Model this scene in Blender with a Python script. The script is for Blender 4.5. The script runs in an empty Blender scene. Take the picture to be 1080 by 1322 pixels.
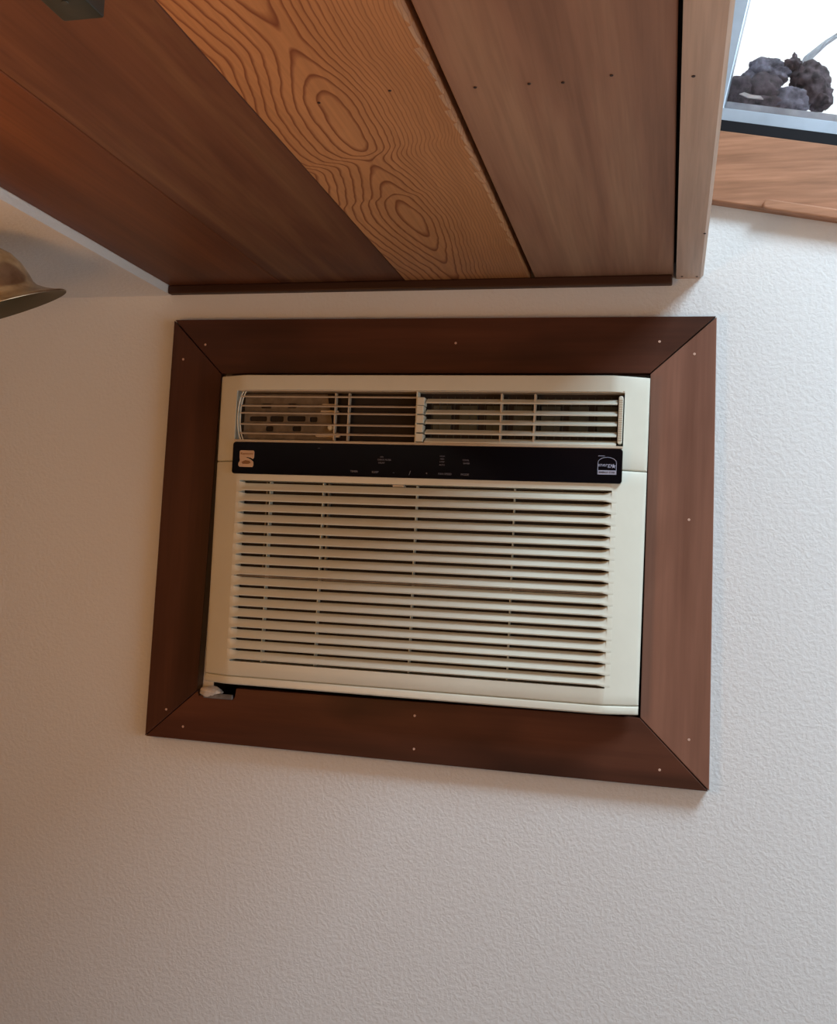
import bpy, bmesh, math, random
from mathutils import Vector, Matrix, noise
random.seed(7)
sc = bpy.context.scene
COL = sc.collection

# ------------------------------------------------------------------ camera
# world: air conditioner wall is the plane Y=0, the room lies at Y<0, metres;
# origin = lower left corner of the wooden frame round the air conditioner
yaw, pit, rol = 0.24366, 0.05125, 0.04796
fwd = Vector((-math.sin(yaw)*math.cos(pit), math.cos(yaw)*math.cos(pit), math.sin(pit)))
rt = Vector((math.cos(yaw), math.sin(yaw), 0)); up = rt.cross(fwd)
r2 = rt*math.cos(rol)+up*math.sin(rol); u2 = -rt*math.sin(rol)+up*math.cos(rol)
cam = bpy.data.cameras.new('camera'); co = bpy.data.objects.new('camera', cam); COL.objects.link(co)
co.matrix_world = Matrix(((r2.x, u2.x, -fwd.x, .78131), (r2.y, u2.y, -fwd.y, -1.47657), (r2.z, u2.z, -fwd.z, .28956), (0, 0, 0, 1)))
cam.sensor_fit = 'HORIZONTAL'; cam.sensor_width = 36; cam.lens = 36*1309.465/1080; cam.clip_start = .02
sc.camera = co

# ------------------------------------------------------------------ world, lights, exposure
w = bpy.data.worlds.new('World'); sc.world = w; w.use_nodes = True
bg = w.node_tree.nodes['Background']; bg.inputs[0].default_value = (.92, .97, 1, 1); bg.inputs[1].default_value = 1.15
sc.view_settings.view_transform = 'Standard'; sc.view_settings.look = 'None'
sc.view_settings.gamma = 1; sc.view_settings.use_curve_mapping = False; sc.view_settings.exposure = 0.13

def area(name, loc, aim, sx, sy, power, color):
    l = bpy.data.lights.new(name, 'AREA'); l.shape = 'RECTANGLE'; l.size = sx; l.size_y = sy; l.energy = power; l.color = color
    o = bpy.data.objects.new(name, l); COL.objects.link(o); o.location = loc
    o.rotation_euler = (Vector(aim)-Vector(loc)).to_track_quat('-Z', 'Y').to_euler(); return o
# added overhead daylight, window in the right wall, two added warm fill lights
area('added_overhead_daylight', (1.7, -1.0, 1.80), (1.6, -1.0, 0), .7, 1.0, 62, (.66, .86, 1))
area('daylight_side_window', (2.42, -1.15, .15), (0, -1.15, .15), 1.4, .9, 7, (.86, .95, 1))
def bulb(name, loc, power, color, r):
    l = bpy.data.lights.new(name, 'POINT'); l.energy = power; l.color = color; l.shadow_soft_size = r
    o = bpy.data.objects.new(name, l); COL.objects.link(o); o.location = loc
bulb('warm_fill_left', (.06, -1.00, .27), 7.0, (1, .44, .12), .12)  # added warm fill for wall and planks, no lamp stands here
bulb('warm_fill_right', (1.3, -1.5, .20), 6, (1, .50, .20), .15)  # added warm fill from the right

# ------------------------------------------------------------------ node helpers
class G:
    def __init__(s, name):
        s.m = bpy.data.materials.new(name); s.m.use_nodes = True; s.t = s.m.node_tree
        s.b = s.t.nodes['Principled BSDF']
    def n(s, typ, **kw):
        nd = s.t.nodes.new(typ)
        for k, v in kw.items(): setattr(nd, k, v)
        return nd
    def lk(s, a, b): s.t.links.new(a, b)
    def put(s, sock, v):
        if hasattr(v, 'is_linked') or isinstance(v, bpy.types.NodeSocket): s.lk(v, sock)
        else: sock.default_value = v
    def math(s, op, a, b=0.0, c=0.0):
        nd = s.n('ShaderNodeMath', operation=op)
        s.put(nd.inputs[0], a); s.put(nd.inputs[1], b); s.put(nd.inputs[2], c); return nd.outputs[0]
    def coord(s): return s.n('ShaderNodeTexCoord').outputs['Object']
    def map(s, v, scale, loc=(0, 0, 0), rot=(0, 0, 0)):
        nd = s.n('ShaderNodeMapping'); s.lk(v, nd.inputs[0]); nd.inputs['Scale'].default_value = scale
        nd.inputs['Location'].default_value = loc; nd.inputs['Rotation'].default_value = rot; return nd.outputs[0]
    def noise(s, v, scale, detail=3, rough=.55, dist=0):
        nd = s.n('ShaderNodeTexNoise'); s.lk(v, nd.inputs['Vector']); nd.inputs['Scale'].default_value = scale
        nd.inputs['Detail'].default_value = detail; nd.inputs['Roughness'].default_value = rough
        nd.inputs['Distortion'].default_value = dist; return nd.outputs['Fac']
    def ramp(s, v, stops):
        nd = s.n('ShaderNodeValToRGB'); s.lk(v, nd.inputs[0]); cr = nd.color_ramp
        while len(cr.elements) < len(stops): cr.elements.new(.5)
        for e, (p, c) in zip(cr.elements, stops):
            e.position = p; e.color = tuple(c)+(1,) if not isinstance(c, (int, float)) else (c, c, c, 1)
        return nd.outputs[0]
    def mix(s, f, a, b, mode='MIX'):
        nd = s.n('ShaderNodeMix', data_type='RGBA', blend_type=mode)
        s.put(nd.inputs[0], f)
        for i, v in ((6, a), (7, b)):
            if isinstance(v, tuple): nd.inputs[i].default_value = v+(1,) if len(v) == 3 else v
            else: s.lk(v, nd.inputs[i])
        return nd.outputs[2]
    def col(s, v):
        if isinstance(v, tuple): s.b.inputs['Base Color'].default_value = v+(1,)
        else: s.lk(v, s.b.inputs['Base Color'])
    def bump(s, h, strength, dist):
        nd = s.n('ShaderNodeBump'); nd.inputs['Strength'].default_value = strength; nd.inputs['Distance'].default_value = dist
        s.lk(h, nd.inputs['Height']); s.lk(nd.outputs[0], s.b.inputs['Normal'])
    def set(s, rough=None, metal=None, spec=None, coat=None):
        if rough is not None: s.put(s.b.inputs['Roughness'], rough)
        if metal is not None: s.b.inputs['Metallic'].default_value = metal
        if spec is not None: s.b.inputs['Specular IOR Level'].default_value = spec
        if coat is not None: s.b.inputs['Coat Weight'].default_value = coat

def wood(name, c1, c2, c3, axis, rough=.45, fine=1.0, blotch=None, bl=.5, off=0, streak=18, wav=0):
    g = G(name); c = g.coord()
    def sc3(a, b):                      # a across, b along the grain
        v = [a, a, a]; v[axis] = b; return tuple(v)
    big = g.noise(g.map(c, sc3(1, .08), (off, off*.7, off*.3)), streak, 4, .55, wav)
    fib = g.noise(g.map(c, sc3(1, .03), (off*1.3, 0, 0)), 170, 3, .6)
    col = g.ramp(big, [(.30, c1), (.50, c2), (.70, c3)])
    fr = g.ramp(fib, [(.35, .78), (.6, 1.06)])
    col = g.mix(.55*fine, col, g.mix(1.0, col, fr, 'MULTIPLY'))
    if blotch:
        bn = g.noise(g.map(c, sc3(1, .45), (off+3, 1, off)), 7, 3, .5)
        col = g.mix(g.math('MULTIPLY', g.ramp(bn, [(.52, 0), (.72, 1)]), bl), col, blotch)
    g.col(col); g.set(rough=rough, spec=.3)
    g.bump(fib, .12, .0008)
    return g.m

def plain(name, c, rough=.5, metal=0, nz=.0, spec=.5, scale=30):
    g = G(name); g.set(rough=rough, metal=metal, spec=spec)
    n = g.noise(g.coord(), scale, 3)
    a = tuple(x*(1-nz) for x in c); b = tuple(min(1, x*(1+nz)) for x in c)
    g.col(g.ramp(n, [(.35, a), (.65, b)])); return g.m

def wallmat(name, c):
    g = G(name); co_ = g.coord()
    d = g.noise(co_, 170, 3, .55, .3)
    e = g.noise(co_, 62, 2, .5, .2)
    h = g.math('ADD', g.ramp(d, [(.40, 0), (.60, 1)]), g.math('MULTIPLY', e, 1.0))
    g.col(g.mix(g.noise(co_, 3, 2), c, tuple(x*.96 for x in c)))
    g.set(rough=.7, spec=.25); g.bump(h, .36, .0009); return g.m

M = {}
M['wall'] = wallmat('white_textured_wall', (.76, .785, .80))
M['white_ceiling'] = wallmat('white_soffit_paint', (.80, .81, .81))
M['panel'] = wood('brown_wall_panelling', (.20, .10, .045), (.25, .13, .06), (.30, .16, .08), 2, .55)
M['floor'] = wood('grey_floor', (.27, .265, .27), (.30, .295, .30), (.33, .325, .33), 1)
M['plank_a'] = wood('plank_red_brown', (.085, .030, .015), (.15, .052, .023), (.22, .078, .030), 1, .5, off=1.3, streak=9)
M['plank_b'] = wood('plank_purple_brown', (.10, .042, .026), (.15, .064, .037), (.21, .108, .056), 1, .5, off=4.1, streak=16, wav=1.2)
M['plank_d'] = wood('plank_streaked_brown', (.205, .105, .068), (.315, .170, .110), (.415, .255, .163), 1, .5, off=2.2, streak=14, wav=.3)
M['fascia'] = wood('fascia_tan_brown', (.50, .345, .26), (.56, .405, .31), (.61, .455, .36), 1, .5, off=6, streak=25)
M['dark_trim'] = wood('dark_moulding', (.035, .014, .009), (.05, .02, .012), (.07, .03, .016), 0, .5)
M['backing'] = plain('dark_gap', (.02, .012, .008), .9)
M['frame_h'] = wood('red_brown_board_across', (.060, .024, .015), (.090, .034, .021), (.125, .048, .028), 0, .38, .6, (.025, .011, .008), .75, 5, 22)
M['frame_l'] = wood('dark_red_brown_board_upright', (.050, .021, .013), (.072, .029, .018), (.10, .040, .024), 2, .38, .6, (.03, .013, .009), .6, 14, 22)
M['frame_v'] = wood('red_brown_board_upright', (.18, .085, .058), (.235, .115, .080), (.29, .145, .100), 2, .38, .6, (.065, .022, .014), .45, 9, 22)
M['apron'] = wood('honey_orange_board', (.30, .145, .08), (.38, .185, .105), (.46, .23, .135), 0, .45, 1, off=3, streak=120)
M['nail'] = plain('pale_nail', (.62, .42, .33), .5)
M['dark_nail'] = plain('dark_nail', (.03, .012, .008), .6)
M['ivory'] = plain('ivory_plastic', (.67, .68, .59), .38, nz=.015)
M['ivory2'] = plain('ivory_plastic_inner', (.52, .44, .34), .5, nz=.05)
M['taupe'] = plain('dusty_taupe_plastic', (.16, .13, .10), .6, nz=.25, scale=60)
M['hollow'] = plain('dark_interior', (.018, .012, .009), .8, nz=.3)
M['fin'] = plain('dull_metal_fins', (.060, .068, .060), .45, metal=.4, nz=.2)
M['black'] = plain('black_gloss_panel', (.004, .004, .006), .09, spec=.3)
M['gold'] = plain('gold_badge', (.55, .42, .33), .4, metal=.3, nz=.1)
M['brown_print'] = plain('brown_print', (.22, .10, .04), .5)
M['blue_print'] = plain('pale_blue_print', (.38, .40, .52), .5)
M['dim_print'] = plain('grey_print', (.17, .18, .23), .5)
M['black_metal'] = plain('black_window_frame', (.008, .008, .011), .6, spec=.15)
M['alu'] = plain('aluminium_sash', (.40, .47, .56), .3, metal=.25, nz=.12, scale=14)
M['ledge'] = plain('grey_outer_ledge', (.36, .36, .40), .8, nz=.25, scale=20)
M['clump'] = plain('dark_mauve_clump', (.095, .075, .085), .95, nz=.5, scale=90)
M['clump_grey'] = plain('blue_grey_clump', (.16, .15, .19), .9, nz=.5, scale=90)
M['clump_pale'] = plain('pale_leaf', (.55, .50, .50), .9, nz=.2)
M['stick'] = plain('grey_stick', (.42, .45, .50), .9, nz=.2)
M['box'] = plain('dark_green_box', (.022, .028, .024), .42, nz=.15)
M['foam'] = plain('white_foam', (.62, .58, .54), .9, nz=.12, scale=120)
M['greystrip'] = plain('grey_foam_strip', (.17, .17, .18), .9, nz=.25, scale=90)
g = G('tarnished_brass'); n_ = g.noise(g.coord(), 26, 4)
g.col(g.ramp(n_, [(.35, (.34, .25, .15)), (.6, (.66, .58, .42))])); g.set(rough=.30, metal=.85); M['brass'] = g.m
g = G('brass_inside'); g.col((.10, .085, .05)); g.set(rough=.5, metal=.6); M['brass_in'] = g.m
g = G('window_glass'); g.col((1, 1, 1)); g.set(rough=.02); g.b.inputs['Transmission Weight'].default_value = 1; g.b.inputs['IOR'].default_value = 1.1; M['glass'] = g.m
g = G('bulb_glass'); g.col((.5, .48, .42)); g.set(rough=.2); M['bulb'] = g.m

# flat-sawn plank with cathedral rings and closed eyes
def eyed_plank():
    g = G('plank_fir_with_eyes'); c = g.coord()
    sep = g.n('ShaderNodeSeparateXYZ'); g.lk(c, sep.inputs[0]); X, Y = sep.outputs[0], sep.outputs[1]
    v = g.math('MULTIPLY', Y, -1.0)
    warp = g.noise(g.map(c, (1, .45, 1)), 9, 2, .5); warp2 = g.noise(g.map(c, (1, .6, 1), (5, 2, 0)), 40, 2, .5)
    cen = g.math('ADD', .4590, g.math('MULTIPLY', g.math('SUBTRACT', warp, .5), .016))
    du = g.math('SUBTRACT', X, cen)
    du = g.math('ADD', du, g.math('MULTIPLY', g.math('SUBTRACT', warp2, .5), .007))
    soft = g.math('SUBTRACT', g.math('SQRT', g.math('ADD', g.math('MULTIPLY', du, du), 1.3e-4)), .0114)
    right = g.math('MAXIMUM', du, 0.0)
    ph = g.math('ADD', g.math('MULTIPLY', soft, 90.0), g.math('MULTIPLY', g.math('MULTIPLY', right, right), 1000.0))
    # height of the ring surface along the plank: closed eyes where it dips
    vw = g.math('ADD', v, g.math('MULTIPLY', du, -.35))
    hs = [(0, 3.2), (.08, 2.2), (.14, 1.2), (.20, .1), (.26, -.7), (.31, -.5), (.346, .05), (.36, 1.0), (.40, 2.0), (.44, 3.0), (.457, 3.2), (.469, 2.5), (.480, 1.0), (.50, .5), (.55, .2), (.60, .5), (.622, 1.0), (.65, 2.0), (.69, 3.05), (.72, 3.3), (.78, 2.4), (.90, .6)]
    rp = g.ramp(vw, [(p_, (h_+1)/5) for p_, h_ in hs]); rp.node.color_ramp.interpolation = 'B_SPLINE'
    ph = g.math('ADD', ph, g.math('MULTIPLY_ADD', rp, 5.0, 4.0))
    fr = g.math('FRACT', ph)
    late = g.ramp(fr, [(.0, 1.0), (.06, .45), (.10, 0), (.72, 0), (.90, .65), (1.0, 1.0)])
    fineamt = g.ramp(du, [(.02, 1.0), (.09, .55)])
    fib = g.noise(g.map(c, (1, .03, 1)), 260, 2)
    big = g.noise(g.map(c, (1, .3, 1), (2, 0, 0)), 6, 2)
    base = g.ramp(big, [(.35, (.43, .205, .082)), (.65, (.54, .27, .118))])
    base = g.mix(.5, base, g.mix(1.0, base, g.ramp(fib, [(.35, .8), (.65, 1.1)]), 'MULTIPLY'))
    g.col(g.mix(g.math('MULTIPLY', g.math('MULTIPLY', late, fineamt), .86), base, (.16, .032, .008)))
    g.set(rough=.5); g.bump(late, .1, .0005); return g.m
M['plank_c'] = eyed_plank()

# ------------------------------------------------------------------ object helpers
def wl(o):
    v = Vector((0, 0, 0))
    while o: v += o.location; o = o.parent
    return v
def link(name, me, mat, parent=None, loc=None):
    o = bpy.data.objects.new(name, me); COL.objects.link(o)
    if mat and not me.materials: me.materials.append(mat)
    if parent: o.parent = parent
    if loc is not None: o.location = loc
    return o
def obj(name, bm, mat, parent=None, smooth=False):
    if parent: bmesh.ops.translate(bm, vec=-wl(parent), verts=bm.verts)
    bmesh.ops.recalc_face_normals(bm, faces=bm.faces)
    me = bpy.data.meshes.new(name); bm.to_mesh(me); bm.free()
    if smooth:
        for p in me.polygons: p.use_smooth = True
        if smooth != 'all': me.set_sharp_from_angle(angle=math.radians(35))
    return link(name, me, mat, parent)
def tag(o, label=None, cat=None, group=None, kind=None):
    for k, v in (('label', label), ('category', cat), ('group', group), ('kind', kind)):
        if v: o[k] = v
    return o
def empty(name, loc, label=None, cat=None, group=None, kind=None):
    o = bpy.data.objects.new(name, None); COL.objects.link(o); o.location = loc; o.empty_display_size = .05
    return tag(o, label, cat, group, kind)
def box(bm, x0, x1, y0, y1, z0, z1, bev=0):
    r = bmesh.ops.create_cube(bm, size=1)
    for v in r['verts']:
        v.co = Vector((x0+(x1-x0)*(v.co.x+.5), y0+(y1-y0)*(v.co.y+.5), z0+(z1-z0)*(v.co.z+.5)))
    if bev:
        es = list({e for v in r['verts'] for e in v.link_edges})
        bmesh.ops.bevel(bm, geom=es, offset=bev, segments=2, affect='EDGES', profile=.5)
    return bm
def B(*a, bev=0): return box(bmesh.new(), *a, bev=bev)
def prism(bm, pts, y0, y1, bev=0):
    """polygon in X,Z pushed from y0 (front) to y1 (back)"""
    f = bm.faces.new([bm.verts.new((x, y0, z)) for x, z in pts])
    r = bmesh.ops.extrude_face_region(bm, geom=[f])
    bmesh.ops.translate(bm, vec=(0, y1-y0, 0), verts=[e for e in r['geom'] if isinstance(e, bmesh.types.BMVert)])
    bmesh.ops.recalc_face_normals(bm, faces=bm.faces)
    if bev:
        es = [e for e in bm.edges if all(abs(v.co.y-y0) < 1e-6 for v in e.verts)]
        bmesh.ops.bevel(bm, geom=es, offset=bev, segments=2, affect='EDGES', profile=.5)
    return bm
def holed(outer, holes, y0, y1):
    bm = bmesh.new(); es = []
    for lp in [outer]+holes:
        vs = [bm.verts.new((x, y0, z)) for x, z in lp]
        es += [bm.edges.new((vs[i], vs[(i+1) % len(vs)])) for i in range(len(vs))]
    bmesh.ops.triangle_fill(bm, use_beauty=True, use_dissolve=False, edges=es, normal=(0, -1, 0))
    r = bmesh.ops.extrude_face_region(bm, geom=list(bm.faces))
    bmesh.ops.translate(bm, vec=(0, y1-y0, 0), verts=[e for e in r['geom'] if isinstance(e, bmesh.types.BMVert)])
    return bm
def rrect(x0, x1, z0, z1, r, n=4):
    pts = []
    for cx, cz, a0 in ((x1-r, z1-r, 0), (x0+r, z1-r, 90), (x0+r, z0+r, 180), (x1-r, z0+r, 270)):
        for i in range(n+1):
            a = math.radians(a0+90*i/n); pts.append((cx+r*math.cos(a), cz+r*math.sin(a)))
    return pts
def sheet(xs, zs, yf, keep, yb):
    """shaped front skin over a grid, closed back to plane yb along every open edge"""
    bm = bmesh.new(); V = {}
    def gv(i, j):
        if (i, j) not in V: V[i, j] = bm.verts.new((xs[i], yf(xs[i], zs[j]), zs[j]))
        return V[i, j]
    for i in range(len(xs)-1):
        for j in range(len(zs)-1):
            if keep((xs[i]+xs[i+1])/2, (zs[j]+zs[j+1])/2):
                bm.faces.new((gv(i, j), gv(i+1, j), gv(i+1, j+1), gv(i, j+1)))
    bd = [e for e in bm.edges if len(e.link_faces) == 1]
    r = bmesh.ops.extrude_edge_only(bm, edges=bd)
    for v in [e for e in r['geom'] if isinstance(e, bmesh.types.BMVert)]: v.co.y = yb
    return bm
def tube(bm, pts, rad, n=8):
    prev = None
    for k, p in enumerate(pts):
        p = Vector(p); r = rad[k] if isinstance(rad, (list, tuple)) else rad
        d = (Vector(pts[min(k+1, len(pts)-1)])-Vector(pts[max(k-1, 0)])).normalized()
        a = d.orthogonal().normalized() if prev is None else (prev-d*prev.dot(d)).normalized()
        prev = a; b = d.cross(a)
        ring = [bm.verts.new(p+(a*math.cos(t)+b*math.sin(t))*r) for t in (2*math.pi*i/n for i in range(n))]
        if k:
            for i in range(n): bm.faces.new((last[i], last[(i+1) % n], ring[(i+1) % n], ring[i]))
        else: bm.faces.new(ring)
        last = ring
    bm.faces.new(last); return bm
def lathe(bm, prof, mat4, n=40, cap=False):
    rings = []
    for r, z in prof:
        rings.append([bm.verts.new(mat4 @ Vector((r*math.cos(2*math.pi*i/n), r*math.sin(2*math.pi*i/n), z))) for i in range(n)])
    for a, b in zip(rings, rings[1:]):
        for i in range(n): bm.faces.new((a[i], a[(i+1) % n], b[(i+1) % n], b[i]))
    if cap: bm.faces.new(rings[0]); bm.faces.new(rings[-1])
    return bm
def text_bm(s, size, x, y, z, sx=1.0, ext=.00015):
    cu = bpy.data.curves.new('t', 'FONT'); cu.body = s; cu.size = size; cu.align_x = 'CENTER'; cu.align_y = 'CENTER'; cu.extrude = ext
    cu.resolution_u = 2
    o = bpy.data.objects.new('t', cu); COL.objects.link(o)
    dg = bpy.context.evaluated_depsgraph_get(); dg.update()
    me = bpy.data.meshes.new_from_object(o.evaluated_get(dg)); bm = bmesh.new(); bm.from_mesh(me)
    for v in bm.verts: v.co = Vector((x+v.co.x*sx, y-v.co.z, z+v.co.y))
    bpy.data.objects.remove(o); bpy.data.curves.remove(cu); bpy.data.meshes.remove(me)
    return bm
def join(dst, src):
    me = bpy.data.meshes.new('j'); src.to_mesh(me); src.free(); dst.from_mesh(me); bpy.data.meshes.remove(me); return dst

# ------------------------------------------------------------------ the setting
H = .7181                                   # underside of the wood planks
# tilted window: origin and axes in the wall plane
WO = Vector((.8275, .8166)); TA = math.radians(11)
def W2(u, v): return (WO.x+u*math.cos(TA)+v*math.sin(TA), WO.y-u*math.sin(TA)+v*math.cos(TA))
def wrect(u0, u1, v0, v1): return [W2(u0, v0), W2(u1, v0), W2(u1, v1), W2(u0, v1)]
wall = obj('wall_back', holed([(-1.4, -1.4), (2.4, -1.4), (2.4, 1.75), (-1.4, 1.75)],
      [[(.098, .060), (.754, .060), (.754, .574), (.098, .574)], wrect(-.05, .80, .104, .80)], 0, .14), M['wall'])
tag(wall, 'white textured wall around the air conditioner', kind='structure')
tag(obj('wall_left', B(-1.5, -1.4, -3.6, .14, -1.4, 1.75), M['panel']), kind='structure')
tag(obj('wall_rear', B(-1.4, 2.4, -3.6, -3.5, -1.4, 1.75), M['panel']), kind='structure')
bm = holed([(-3.5, -1.4), (0, -1.4), (0, 1.75), (-3.5, 1.75)], [[(-1.90, -.32), (-.40, -.32), (-.40, .62), (-1.90, .62)]], 0, .1)
for v in bm.verts: v.co = Vector((2.4+v.co.y, v.co.x, v.co.z))
tag(obj('wall_right', bm, M['panel']), kind='structure')
tag(obj('floor', B(-1.5, 2.5, -3.6, .14, -1.5, -1.4), M['floor']), kind='structure')
bm = holed([(.8145, -3.6), (2.5, -3.6), (2.5, .14), (.8145, .14)], [[(1.34, -1.51), (2.06, -1.51), (2.06, -.49), (1.34, -.49)]], 0, -.1)  # opening added to admit the overhead daylight
for v in bm.verts: v.co = Vector((v.co.x, v.co.z, 1.75-v.co.y))
tag(obj('ceiling', bm, M['white_ceiling']), kind='structure')
tag(obj('ceiling', B(-1.4, -.0150, -3.5, -.0002, .7045, .86), M['white_ceiling']), 'white painted soffit left of the wood plank ceiling', kind='structure')

# wood plank ceiling
ceil = tag(obj('ceiling', B(-.0148, .777, -3.5, -.0002, H+.021, .86), M['backing']), 'low wood plank ceiling above the air conditioner', kind='structure')
seams = [-.0145, .1770, .3775, .5690, .7737]
mats = ['plank_a', 'plank_b', 'plank_c', 'plank_d']
gap = [.0004, .0006, .0035, .0020]
planks = []
def plank(k):
    x0, x1 = seams[k]+(.0004 if k else 0), seams[k+1]
    if k == 3: x0 = .5755
    if k == 2: x1 = .5690
    bm = bmesh.new(); n = 90; L = 3.5
    rnd = random.Random(k)
    rows = []
    dz = [.0, .0006, .0, .0004][k]
    for i in range(n+1):
        y = -.002-L*(i/n)**1.6
        e = 0.0; z = 0.0
        if k == 2:                                     # torn, scalloped right edge
            t = (-y*26) % 1.0
            if .10 < -y < .95: e = .0050*t*(.5+.5*math.sin(-y*9+1)**2); z = .0035
        rows.append((y, e, z))
    if k == 2:
        rows = []
        y = 0.002
        while y < L:
            inz = .12 < y < .98
            if inz:
                st = rnd.uniform(.022, .040); d = rnd.uniform(.003, .0075)*(1 if y < .8 else .6)
                rows += [(-y, .0005, .003), (-y-st*.25, d*.6, .003), (-y-st*.93, d, .003)]
                y += st
            else: rows.append((-y, .0008, .002)); y += .05
        rows.append((-L, .0008, .002))
    prev = None
    for y, e, z in rows:
        zz = H+dz
        r = [bm.verts.new(p) for p in ((x0, y, H+.019), (x0, y, zz+.0012), (x0+.0012, y, zz), (x1-.0012-e, y, zz), (x1, y, zz+.0012+z), (x1, y, H+.019))]
        if prev:
            for a in range(6): bm.faces.new((prev[a], prev[(a+1) % 6], r[(a+1) % 6], r[a]))
        else: bm.faces.new(r)
        prev = r
    bm.faces.new(prev)
    return obj('plank', bm, M[mats[k]], ceil)
lab = ['dark red-brown plank', 'dull purple-brown plank with faint figure', 'orange plank with bold eye-shaped grain', 'light brown plank with straight streaks']
for k in range(4): planks.append(tag(plank(k), lab[k]))
def disc(name, x, y, z, r, axis, mat, parent, t=.0006):
    bm = bmesh.new(); m = Matrix.Translation((x, y, z))
    if axis == 'Y': m = m @ Matrix.Rotation(math.pi/2, 4, 'X')
    lathe(bm, [(r, -t/2), (r*.9, t/2)] if axis == 'Y' else [(r*.9, -t/2), (r, t/2)], m, 10, True)
    return obj(name, bm, mat, parent)
for px, x, y in ((2, .5205, -.612), (3, .5985, -.607), (3, .647, -.607), (3, .6765, -.605), (2, .4475, -.598), (3, .7190, -.612)):
    disc('nail_head', x, y, H-.0003, .0016, 'Z', M['dark_nail'], planks[px])
# moulding along the wall, and the edge board on the right
tag(obj('trim_1', B(-.0145, .7725, -.0140, -.0003, .7045, H-.0003, bev=.002), M['dark_trim']), 'thin dark wood moulding between plank ceiling and wall', kind='structure')
bm = bmesh.new()
f = [(.7775, H-.003), (.8110, H-.003), (.8150, H+.001), (.8150, 1.30), (.7775, 1.30)]
prism(bm, f, -3.5, -.0003)
fa = tag(obj('trim_2', bm, M['fascia']), 'tan wood edge board at the right side of the plank ceiling', kind='structure')
for x, y in ((.7875, -.607), (.8105, -.196), (.7855, -.012), (.806, -.010)): disc('nail_head', x, y, H-.0034, .0017, 'Z', M['dark_nail'], fa)

# window: tilted in the wall
win = empty('window_1', (W2(0, .1)[0], 0, W2(0, .1)[1]), 'tilted window with black frame above the wooden board', kind='structure')
def wbox(u0, u1, v0, v1, y0, y1, bev=0): return prism(bmesh.new(), wrect(u0, u1, v0, v1), y0, y1, bev)
obj('bottom_frame', wbox(-.05, .80, .1035, .1205, -.016, .05, .001), M['black_metal'], win)
obj('sash_rail', wbox(-.05, .80, .1208, .1440, -.003, .034, .002), M['alu'], win)
obj('sash_bead', wbox(-.0195, .762, .1443, .1470, .012, .034, .0008), M['black_metal'], win)
obj('jamb', wbox(-.05, -.020, .1445, .80, .006, .0425, .002), M['alu'], win)
obj('jamb', wbox(.765, .80, .1445, .80, .006, .0425, .002), M['alu'], win)
obj('head_rail', wbox(-.0195, .7645, .765, .80, .006, .05, .002), M['alu'], win)
obj('pane', wbox(-.0195, .7645, .1472, .7645, .034, .038), M['glass'], win)
obj('outer_ledge', wbox(-.048, .798, .1360, .1740, .0430, .40), M['ledge'], win)
bd = tag(obj('trim_3', wbox(-.075, .84, .0035, .1032, -.020, -.0003, .0015), M['apron']), 'honey-orange grained board under the window', kind='structure')
bm = bmesh.new(); pts = []
for i in range(9):
    a = math.radians(90+180*i/8); pts.append(W2(.0705+.0072*math.cos(a)*1.0, .0072+.0072*math.sin(a)))
pts = pts + [W2(.84, .0), W2(.84, .0144)]
obj('moulding_strip', prism(bm, pts, -.0265, -.0203, .0022), M['apron'], bd)

# clumps lying on the ledge outside the window
def lump(pts, seed, mat, label, cat='clump', name='debris_clump', amp=.22):
    bm = bmesh.new(); r = random.Random(seed)
    for (u, v, y, ru, rv, ry) in pts:
        b2 = bmesh.new(); bmesh.ops.create_icosphere(b2, subdivisions=4, radius=1)
        ph = [r.uniform(0, 6) for _ in range(9)]
        for w_ in b2.verts:
            c = w_.co.copy()
            k = 1+amp*(.5*math.sin(3.1*c.x+ph[0])*math.sin(2.7*c.y+ph[1])+.35*math.sin(6*c.z+ph[2]+2*c.x)+.25*math.sin(11*c.x+ph[3])*math.sin(9*c.z+ph[4])+.9*noise.noise(c*2.6+Vector(ph[:3]))+.5*noise.noise(c*7+Vector(ph[3:6]))+.25*noise.noise(c*15+Vector(ph[3:6])))
            x, z = u+c.x*ru*k, v+c.z*rv*k; w_.co = Vector((x, y+c.y*ry*k, z))
        join(bm, b2)
    o = obj(name, bm, M[mat], None, 'all')
    tag(o, label, cat); return o
lump([(.962, 1.028, .090, .028, .031, .026), (.975, 1.008, .092, .018, .018, .02), (.950, 1.045, .09, .016, .014, .014)], 3, 'clump', 'largest dark round clump outside the window, at the right')
lump([(.897, 1.060, .095, .029, .017, .02), (.879, 1.046, .095, .017, .018, .016), (.915, 1.050, .095, .018, .012, .016)], 5, 'clump_grey', 'blue-grey lumpy clump outside the window, upper left, topmost of the heap')
lump([(.936, 1.062, .088, .0125, .0105, .010), (.938, 1.071, .088, .0042, .0080, .005)], 8, 'clump', 'small pointed dark clump outside the window, between the two larger ones')
lump([(.868, 1.020, .085, .028, .027, .022), (.892, 1.020, .083, .030, .027, .02), (.905, 1.000, .083, .026, .018, .02)], 11, 'clump', 'wide dark clump at the lower left of the heap outside the window', amp=.2)
lump([(.930, 1.002, .080, .032, .021, .014)], 14, 'clump_grey', 'grey-mauve clump at the bottom middle of the heap outside the window')
bm = bmesh.new()
tube(bm, [(.948, .10, 1.048), (.958, .11, 1.080), (.985, .12, 1.108), (1.06, .15, 1.170)], [.007, .0060, .0040, .0018], 8)
tag(obj('stick', bm, M['stick'], None, True), 'thin pale stick rising to the right from the heap outside the window', 'stick')
bm = bmesh.new()
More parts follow.
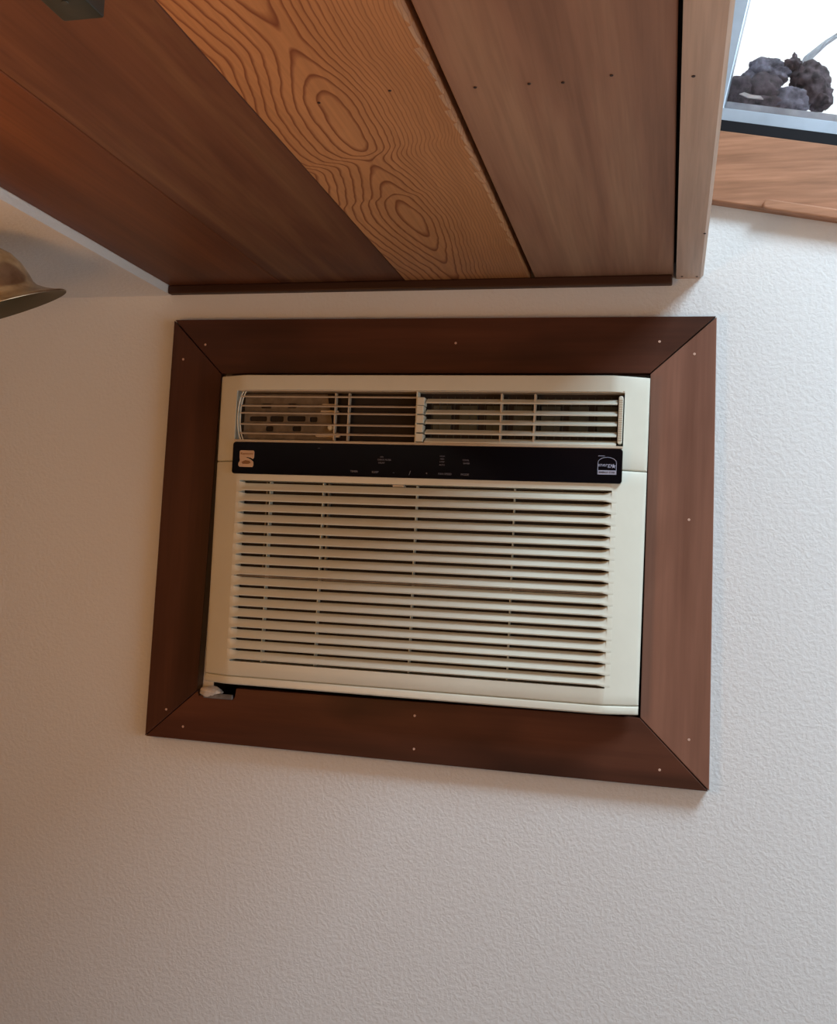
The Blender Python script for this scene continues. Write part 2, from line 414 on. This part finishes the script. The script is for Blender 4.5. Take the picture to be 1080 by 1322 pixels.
prism(bm, [(.858, 1.0000), (.865, 1.0020), (.875, .9975), (.888, .9950), (.892, .9900), (.882, .9915), (.870, .9935)], .0400, .0425)
tag(obj('dry_leaf', bm, M['clump_pale']), 'pale curled dry leaf low at the left of the heap outside the window', 'leaf')

# ------------------------------------------------------------------ wooden frame round the unit
fr = empty('wooden_surround', (.42, 0, 0), 'red-brown stained wooden surround fitted round the air conditioner on the wall', 'frame')
oTL, oTR, oBR, oBL = (.0034, .6595), (.8346, .6553), (.8452, -.0006), (-.0036, .0012)
iTL, iTR, iBR, iBL = (.0900, .5730), (.7470, .5745), (.7500, .0910), (.0800, .0780)
boards = []
g0 = .0007
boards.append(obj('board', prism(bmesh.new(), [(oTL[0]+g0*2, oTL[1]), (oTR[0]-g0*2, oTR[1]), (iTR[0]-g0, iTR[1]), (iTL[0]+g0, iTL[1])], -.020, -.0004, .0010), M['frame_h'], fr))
boards.append(obj('board', prism(bmesh.new(), [(oTR[0], oTR[1]-g0*1.5), (oBR[0], oBR[1]+g0), (iBR[0], iBR[1]+g0), (iTR[0], iTR[1]-g0*2)], -.020, -.0004, .0010), M['frame_v'], fr))
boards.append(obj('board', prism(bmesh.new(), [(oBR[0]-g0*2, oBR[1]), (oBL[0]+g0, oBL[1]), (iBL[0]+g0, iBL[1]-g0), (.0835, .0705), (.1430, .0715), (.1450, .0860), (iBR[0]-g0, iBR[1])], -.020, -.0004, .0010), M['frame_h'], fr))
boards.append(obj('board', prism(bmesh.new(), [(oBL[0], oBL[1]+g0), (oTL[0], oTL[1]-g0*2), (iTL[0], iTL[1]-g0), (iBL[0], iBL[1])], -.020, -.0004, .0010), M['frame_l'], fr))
tag(boards[2], 'bottom board with a notch at its left end')
NA = [(0, .0598, .6192), (0, .7579, .6197), (0, .4636, .6193), (1, .8061, .6018), (1, .8064, .369), (1, .8164, .0669), (2, .7787, .0223),
      (2, .4281, .0678), (2, .4293, .0196), (2, .0601, .021), (3, .023, .596), (3, .030, .045)]
for b, x, z in NA: disc('nail_head', x, -.0203, z, .0019, 'Y', M['nail'], boards[b])
tag(lump([(.0, 0, 0, 1, 1, 1)], 2, 'foam', 'white foam lump stuffed under the lower left corner of the air conditioner', 'foam', 'foam_plug', .12), None)
o = bpy.data.objects['foam_plug']
for v in o.data.vertices:
    c = v.co; x0, z0 = W2(0, 0)
    c.x = .1180+(c.x-x0)*.0180; c.z = .0850+(c.z-z0)*.0085; c.y = -.018+c.y*.012
tag(obj('foam_strip', B(.0930, .1420, -.026, -.0205, .0685, .0765, bev=.002), M['greystrip']), 'grey foam strip across the notch below the white foam lump', 'foam')

bm = bmesh.new(); box(bm, .098, .754, .001, .32, .060, .0615); box(bm, .098, .754, .001, .32, .5725, .574); box(bm, .0980, .0995, .001, .32, .0615, .5725); box(bm, .7525, .754, .001, .32, .0615, .5725); box(bm, .098, .754, .3201, .322, .060, .574)
obj('opening_light_seal', bm, M['backing'], wall)  # added dark box, keeps outside light from leaking round the sleeve
# ------------------------------------------------------------------ air conditioner
ac = empty('air_conditioner', (.43, 0, .10), 'ivory through-the-wall air conditioner with slatted front and black control strip', 'air conditioner')
XL, XR = .1045, .7475
def yf(x, z=0):
    k = [(XL, -.046), (XL+.002, -.0485), (XL+.005, -.0500), (.1400, -.0605), (.1460, -.0622), (.1540, -.0630), (.694, -.0630), (.701, -.0622), (.707, -.0600), (XR-.005, -.0455), (XR-.002, -.044), (XR, -.0415)]
    for (a, ya), (b, yb) in zip(k, k[1:]):
        if x <= b: return ya+(yb-ya)*(x-a)/(b-a)
    return k[-1][1]
def yfz(ztop, zbot):
    def f(x, z):
        y = yf(x)
        for e in (ztop, zbot):
            d = abs(z-e)
            if d < .002: y += .0022*(1-d/.002)**2
        return y
    return f
XS = [XL, XL+.002, XL+.005, .1240, .1365, .1400, .1460, .1540, .26, .37, .48, .59, .694, .701, .707, .7145, XR-.005, XR-.002, XR]
obj('sleeve', B(.1180, .7400, -.036, .30, .106, .554), M['taupe'], ac)
# upper bezel with vent opening
ZT, ZS = .5635, .4325
vx0, vx1, vz0, vz1 = .1365, .7145, .4640, .5405
zs = [ZS, ZS+.0008, ZS+.002, vz0, vz1, ZT-.003, ZT-.001, ZT]
up_ = sheet(XS, zs, yfz(ZT, ZS), lambda x, z: not (vx0 < x < vx1 and vz0 < z < vz1), -.036)
obj('upper_bezel', up_, M['ivory'], ac, True)
# vent cavity
bm = bmesh.new(); prism(bm, [(vx0+.0004, vz0-.001), (vx1-.0004, vz0-.001), (vx1-.0004, vz1+.001), (vx0+.0004, vz1+.001)], -.0405, -.0365)
obj('vent_back', bm, M['hollow'], ac)
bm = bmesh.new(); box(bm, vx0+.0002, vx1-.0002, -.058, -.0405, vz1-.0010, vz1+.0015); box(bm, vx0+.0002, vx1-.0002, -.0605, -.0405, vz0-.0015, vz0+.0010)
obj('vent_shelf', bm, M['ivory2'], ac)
# coil fins and dusty plates behind the left half
bm = bmesh.new()
for i in range(7):
    x = .440+i*.0395; box(bm, x, x+.027, -.0435, -.0407, .482, .522)
for i in range(24):
    x = .438+i*.0112; box(bm, x, x+.0006, -.0445, -.0436, .470, .535)
tag(obj('coil_fins', bm, M['fin'], ac), kind='stuff')
bm = bmesh.new(); holes = [rrect(a, b, c, d, .0025) for a, b, c, d in ((.170, .187, .5150, .5225), (.213, .228, .5160, .5230), (.153, .181, .4950, .5030), (.186, .208, .4945, .5035), (.214, .243, .4955, .5040), (.180, .192, .4800, .4880), (.223, .237, .4805, .4885), (.250, .262, .4950, .5030))]
join(bm, holed([(.1440, .4675), (.292, .4675), (.276, .5370), (.1440, .5370)], holes, -.0440, -.0425)); obj('baffle', bm, M['taupe'], ac)
bm = bmesh.new(); prism(bm, rrect(.268, .296, .506, .5125, .002), -.0490, -.0445, .0008); prism(bm, rrect(.270, .294, .519, .522, .001), -.0490, -.0445); prism(bm, rrect(.262, .30, .472, .4785, .002), -.0490, -.0445)
tag(obj('crank_arm', bm, M['ivory2'], ac), kind='stuff')
bm = bmesh.new(); lathe(bm, [(.0012, .0), (.0040, .001), (.0048, .004), (.003, .0065)], Matrix.Translation((.2850, -.0448, .4865)) @ Matrix.Rotation(math.pi/2, 4, 'X'), 14, True)
obj('knob', bm, M['ivory'], ac, True)
# slats of the vent
def slat(x0, x1, y0, z0, y1, z1, t):
    """thin bar from back (y0,z0) to front (y1,z1) with rounded front lip"""
    bm = bmesh.new(); d = Vector((y1-y0, z1-z0)).normalized(); nn = Vector((-d.y, d.x))*t/2
    pr = [(y0+nn.x, z0+nn.y), (y1+nn.x, z1+nn.y), (y1+d.x*t*.45, z1+d.y*t*.45), (y1-nn.x, z1-nn.y), (y0-nn.x, z0-nn.y)]
    vs = [[bm.verts.new((x, a, b)) for a, b in pr] for x in (x0, x1)]
    bm.faces.new(vs[0]); bm.faces.new(vs[1])
    for i in range(5): bm.faces.new((vs[0][i], vs[0][(i+1) % 5], vs[1][(i+1) % 5], vs[1][i]))
    return bm
for z in (.5305, .5165, .5055, .4885, .4745):
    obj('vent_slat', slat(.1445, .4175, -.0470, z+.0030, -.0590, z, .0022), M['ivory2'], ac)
for z in (.5235, .5075, .4935, .4785, .4645+.0015):
    obj('vent_slat', slat(.4325, .7050, -.0500, z+.0060, -.0590, z, .0026), M['ivory'], ac)
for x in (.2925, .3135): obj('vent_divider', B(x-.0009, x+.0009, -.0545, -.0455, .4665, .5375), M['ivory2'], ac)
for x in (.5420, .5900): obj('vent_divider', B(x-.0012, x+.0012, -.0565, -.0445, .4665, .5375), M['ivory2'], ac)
bm = bmesh.new()
for i, z in enumerate((.5250, .5125, .4990, .4855, .4720)): box(bm, .4195, .4305-(i % 2)*.0008, -.0625, -.0450, z-.0058, z+.0058, .0006)
box(bm, .4180, .4200, -.0605, -.0450, .4652, .5395)
obj('vent_post', bm, M['ivory'], ac)
# curved drum rim at left, ribbed wheel at right
bm = bmesh.new()
for dx, t in ((0, .0011), (.0040, .0009)):
    pts = []
    for i in range(15):
        a = math.radians(-62+124*i/14); z = .5012+.0375*math.sin(a)/math.sin(math.radians(62))
        pts.append((.1465+dx-.0075*(math.cos(a)-.47)/.53, -.0575, z))
    tube(bm, pts, t, 6)
obj('drum_rim', bm, M['ivory'], ac, True)
bm = bmesh.new(); prism(bm, rrect(.7065, .7128, .4680, .5350, .0028), -.0600, -.0450, .0012)
wheel = obj('dial_wheel', bm, M['ivory'], ac)
bm = bmesh.new()
for i in range(19): box(bm, .7072, .7124, -.0607, -.0598, .4725+i*.0031, .4736+i*.0031)
obj('grip_ribs', bm, M['ivory2'], wheel)
# control strip
cz0, cz1 = .4125, .4605
pts = rrect(.1380, .7150, cz0, cz1, .0040, 4)
cp = tag(obj('control_panel', prism(bmesh.new(), pts, -.0665, -.0560, .0008), M['black'], ac), 'glossy black control strip')
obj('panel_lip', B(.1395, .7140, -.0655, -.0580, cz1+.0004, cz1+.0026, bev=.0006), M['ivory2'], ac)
# badge: two stacked rounded lobes making an S
bx, bz = .1615, .4350
ess = [(-.0110, .0100), (-.0095, .0118), (.0095, .0118), (.0110, .0100), (.0110, .0020), (.0095, -.0004), (.0060, .0014), (.0010, .0022), (-.0012, .0014), (.0030, .0008), (.0066, -.0010), (.0100, -.0036), (.0105, -.0090), (.0090, -.0115), (-.0100, -.0115), (-.0120, -.0095), (-.0120, -.0062), (-.0100, -.0024), (-.0108, .0012)]
bm = bmesh.new(); prism(bm, [(bx+a*1.08, bz+b*1.08) for a, b in ess], -.0672, -.0666, .0002)
bm_ = obj('badge', bm, M['gold'], cp)
bm = text_bm('Kenmore', .0052, bx, -.06735, bz+.0077, 1.0)
prism(bm, [(bx+a, bz+b) for a, b in ((-.0080, -.0050), (-.0020, -.0022), (.0050, -.0030), (.0070, -.0060), (.0030, -.0078), (-.0060, -.0078))], -.0675, -.0672)
obj('badge_lettering', bm, M['brown_print'], cp)
# efficiency mark: arched outline, script word, star, band
ex, ez = .6945, .4375
bm = bmesh.new()
def seg(bm, a, b, t, y0=-.0669, y1=-.0664):
    a = Vector(a); b = Vector(b); d = (b-a).normalized(); n2 = Vector((-d.y, d.x))*t/2; a = a-d*t/2; b = b+d*t/2
    prism(bm, [tuple(a+n2), tuple(b+n2), tuple(b-n2), tuple(a-n2)], y0, y1)
ar = [(ex-.0125, ez-.0125), (ex-.0125, ez+.0035)]+[(ex-.0125*math.cos(math.radians(t)), ez+.0035+.0075*math.sin(math.radians(t))) for t in range(15, 180, 15)]+[(ex+.0125, ez+.0035), (ex+.0125, ez-.0125)]
for a, b in zip(ar, ar[1:]): seg(bm, a, b, .0007)
seg(bm, (ex-.0122, ez+.0128), (ex-.004, ez+.0128), .0006)
prism(bm, [(ex-.0125, ez-.0128), (ex+.0125, ez-.0128), (ex+.0125, ez-.0070), (ex-.0125, ez-.0070)], -.0669, -.0664)
join(bm, text_bm('energy', .0075, ex-.0030, -.0669, ez+.0005, 1.0))
star = []
for i in range(10):
    a = math.radians(90+36*i); r = .0036 if i % 2 == 0 else .0015; star.append((ex+.0088+r*math.cos(a), ez-.0012+r*math.sin(a)))
prism(bm, star, -.0669, -.0664)
obj('energy_mark', bm, M['blue_print'], cp)
obj('energy_mark_lettering', text_bm('ENERGY STAR', .0036, ex, -.0671, ez-.0099, .95), M['black'], cp)
# small print of the controls
bm = bmesh.new()
for s, x, z, sz in (('TIMER', .3310, .4200, .0042), ('SLEEP', .3630, .4198, .0042), ('\u2013', .3910, .4197, .005), ('+', .4400, .4197, .005), ('FAN SPEED', .4670, .4196, .0040), ('MODE', .4960, .4194, .0042),
                    ('ON', .3720, .4420, .0030), ('CHECK FILTER', .3760, .4380, .0032), ('DELAY', .3720, .4335, .0032), ('HIGH', .4620, .4450, .0030), ('MED', .4620, .4410, .0030), ('LOW', .4620, .4370, .0030), ('AUTO', .4620, .4325, .0030),
                    ('COOL', .4965, .4400, .0034), ('SAVER', .4975, .4355, .0034), ('...', .2750, .4545, .006)):
    join(bm, text_bm(s, sz, x, -.0669, z))
seg(bm, (.4140, .4170), (.4160, .4228), .0006)
tag(obj('control_lettering', bm, M['dim_print'], cp), kind='stuff')

# lower front grille
PZ = .01574; Z0 = .4015; NS = 18
sx0, sx1 = .1500, .7020
zb, zt = Z0-17*PZ-.0017, Z0+.0017
zs = [.1100, .1108, .1122, .125, zb, zt, .4105, ZS-.0032, ZS-.0018, ZS-.0010]
XS2 = sorted(XS+[sx0, sx1])
obj('front_grille', sheet(XS2, zs, yfz(ZS-.001, .1100), lambda x, z: not (sx0 < x < sx1 and zb < z < zt), -.038), M['ivory'], ac, True)
zs = [.0975, .0982, .0995, .1072, .1084, .1092]
obj('bottom_rail', sheet(XS, zs, yfz(.0975, .1092), lambda x, z: True, -.036), M['ivory'], ac, True)
obj('grille_back', B(.1480, .7040, -.0410, -.0385, .128, .406), M['hollow'], ac)
# one louver, shared by all seventeen
def louver_mesh():
    bm = bmesh.new(); hh = (PZ-.0040)/2; full = PZ/2
    nrm = [(-.0530, hh*.80), (-.0550, hh), (-.0568, hh*.85), (-.0605, hh*.20), (-.0640, -hh*.30), (-.0655, -hh*.72), (-.0640, -hh), (-.0615, -hh*.96), (-.0585, -hh*.3), (-.0540, hh*.35)]
    def flat(x):
        y = yf(x)-.0004
        return [(y+.002, full*.97), (y+.0004, full), (y, full*.8), (y, full*.1), (y, -full*.5), (y, -full*.8), (y+.0004, -full), (y+.002, -full*.97), (y+.003, -full*.3), (y+.003, full*.35)]
    rows = []
    for x, t in ((sx0-.0050, 1), (sx0-.0018, .97), (sx0+.0020, .72), (sx0+.0060, .30), (sx0+.0100, 0), (.29, 0), (.43, 0), (.57, 0), (sx1-.0120, 0), (sx1-.0070, .25), (sx1-.0020, .68), (sx1+.0030, .97), (sx1+.0070, 1)):
        fl = flat(x); rows.append([bm.verts.new((x-.43, a[0]*(1-t)+b[0]*t, a[1]*(1-t)+b[1]*t)) for a, b in zip(nrm, fl)])
    for a, b in zip(rows, rows[1:]):
        for i in range(10): bm.faces.new((a[i], a[(i+1) % 10], b[(i+1) % 10], b[i]))
    bm.faces.new(rows[0]); bm.faces.new(rows[-1]); bmesh.ops.recalc_face_normals(bm, faces=bm.faces)
    me = bpy.data.meshes.new('louver'); bm.to_mesh(me); bm.free()
    for p in me.polygons: p.use_smooth = True
    me.set_sharp_from_angle(angle=math.radians(50)); return me
lm = louver_mesh()
for i in range(17):
    link('louver', lm, M['ivory'], ac, Vector((0, 0, Z0-(i+.5)*PZ-.10)))
for x in (.1960, .2800, .4230, .5660):
    obj('grille_rib', B(x-.0006, x+.0006, -.0530, -.0412, zb+.0005, zt-.0005), M['ivory'], ac)
for x in (.1900, .2880): obj('grille_rib', B(x-.0012, x+.0012, -.0500, -.0412, .25, zt-.0005), M['taupe'], ac)
obj('cross_rib', B(sx0+.001, sx1-.001, -.0560, -.0412, Z0-9*PZ-.0012, Z0-9*PZ+.0012), M['taupe'], ac)
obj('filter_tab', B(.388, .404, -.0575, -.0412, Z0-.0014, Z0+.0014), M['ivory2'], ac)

# ------------------------------------------------------------------ brass lamp on the left
LX, LY = -.0770, -.35
lamp = empty('ceiling_lamp', (-.210, LY, .7045), 'tarnished brass bell-shaped lamp hanging below the white soffit at left', 'lamp')
LM = Matrix.Translation((LX, LY, .5910)) @ Matrix.Rotation(math.radians(-17), 4, 'Y') @ Matrix.Rotation(math.radians(18), 4, 'X')
prof = [(.010, .0810), (.020, .0790), (.034, .0730), (.045, .0620), (.0530, .0470), (.0570, .0310), (.0585, .0215), (.0620, .0155), (.0720, .0085), (.0850, .0025), (.0920, .0003), (.0935, -.0012)]
inner = [(.0930, -.0024), (.0840, .0005), (.0700, .0065), (.0600, .0135), (.0560, .0215), (.0545, .0300), (.0505, .0450), (.0425, .0600), (.0325, .0700), (.0195, .0755), (.010, .0775)]
bm = bmesh.new(); lathe(bm, prof+inner[:1], LM, 72); shade = obj('lamp_shade', bm, M['brass'], lamp, 'all')
bm = bmesh.new(); lathe(bm, inner, LM, 72); obj('shade_lining', bm, M['brass_in'], shade, 'all')
bm = bmesh.new(); lathe(bm, [(.013, .0780), (.013, .088), (.008, .093)], LM, 20, True); obj('socket', bm, M['brass'], lamp, True)
q = LM @ Vector((0, 0, .087))
bm = bmesh.new(); tube(bm, [q, (q.x-.030, q.y, q.z+.008), (-.200, LY, .690), (-.210, LY, .7005)], .0055, 12); obj('arm', bm, M['brass'], lamp, True)
bm = bmesh.new(); lathe(bm, [(.010, .696), (.040, .7005), (.042, .7040)], Matrix.Translation((-.210, LY, 0)), 28, True); obj('ceiling_mount', bm, M['brass'], lamp, True)
bm = bmesh.new(); lathe(bm, [(.006, .074), (.009, .066), (.0150, .050), (.0135, .036), (.006, .0285)], LM, 20, True); obj('bulb', bm, M['bulb'], lamp, 'all')
# ------------------------------------------------------------------ dark box under the planks
hb = empty('ceiling_box', (.378, -.95, H), 'dark green-black metal box fixed under the wood plank ceiling near the top left', 'box')
bm = bmesh.new(); box(bm, .3635, .3950, -1.03, -.8770, .6510, .7165, .0015); obj('box_body', bm, M['box'], hb, True)
obj('mounting_flange', B(.3560, .4030, -1.04, -.868, .7168, H-.0001), M['box'], hb)
for y in (-.90, -1.0): disc('screw_head', .3795, y, .6505, .0025, 'Z', M['fin'], hb)
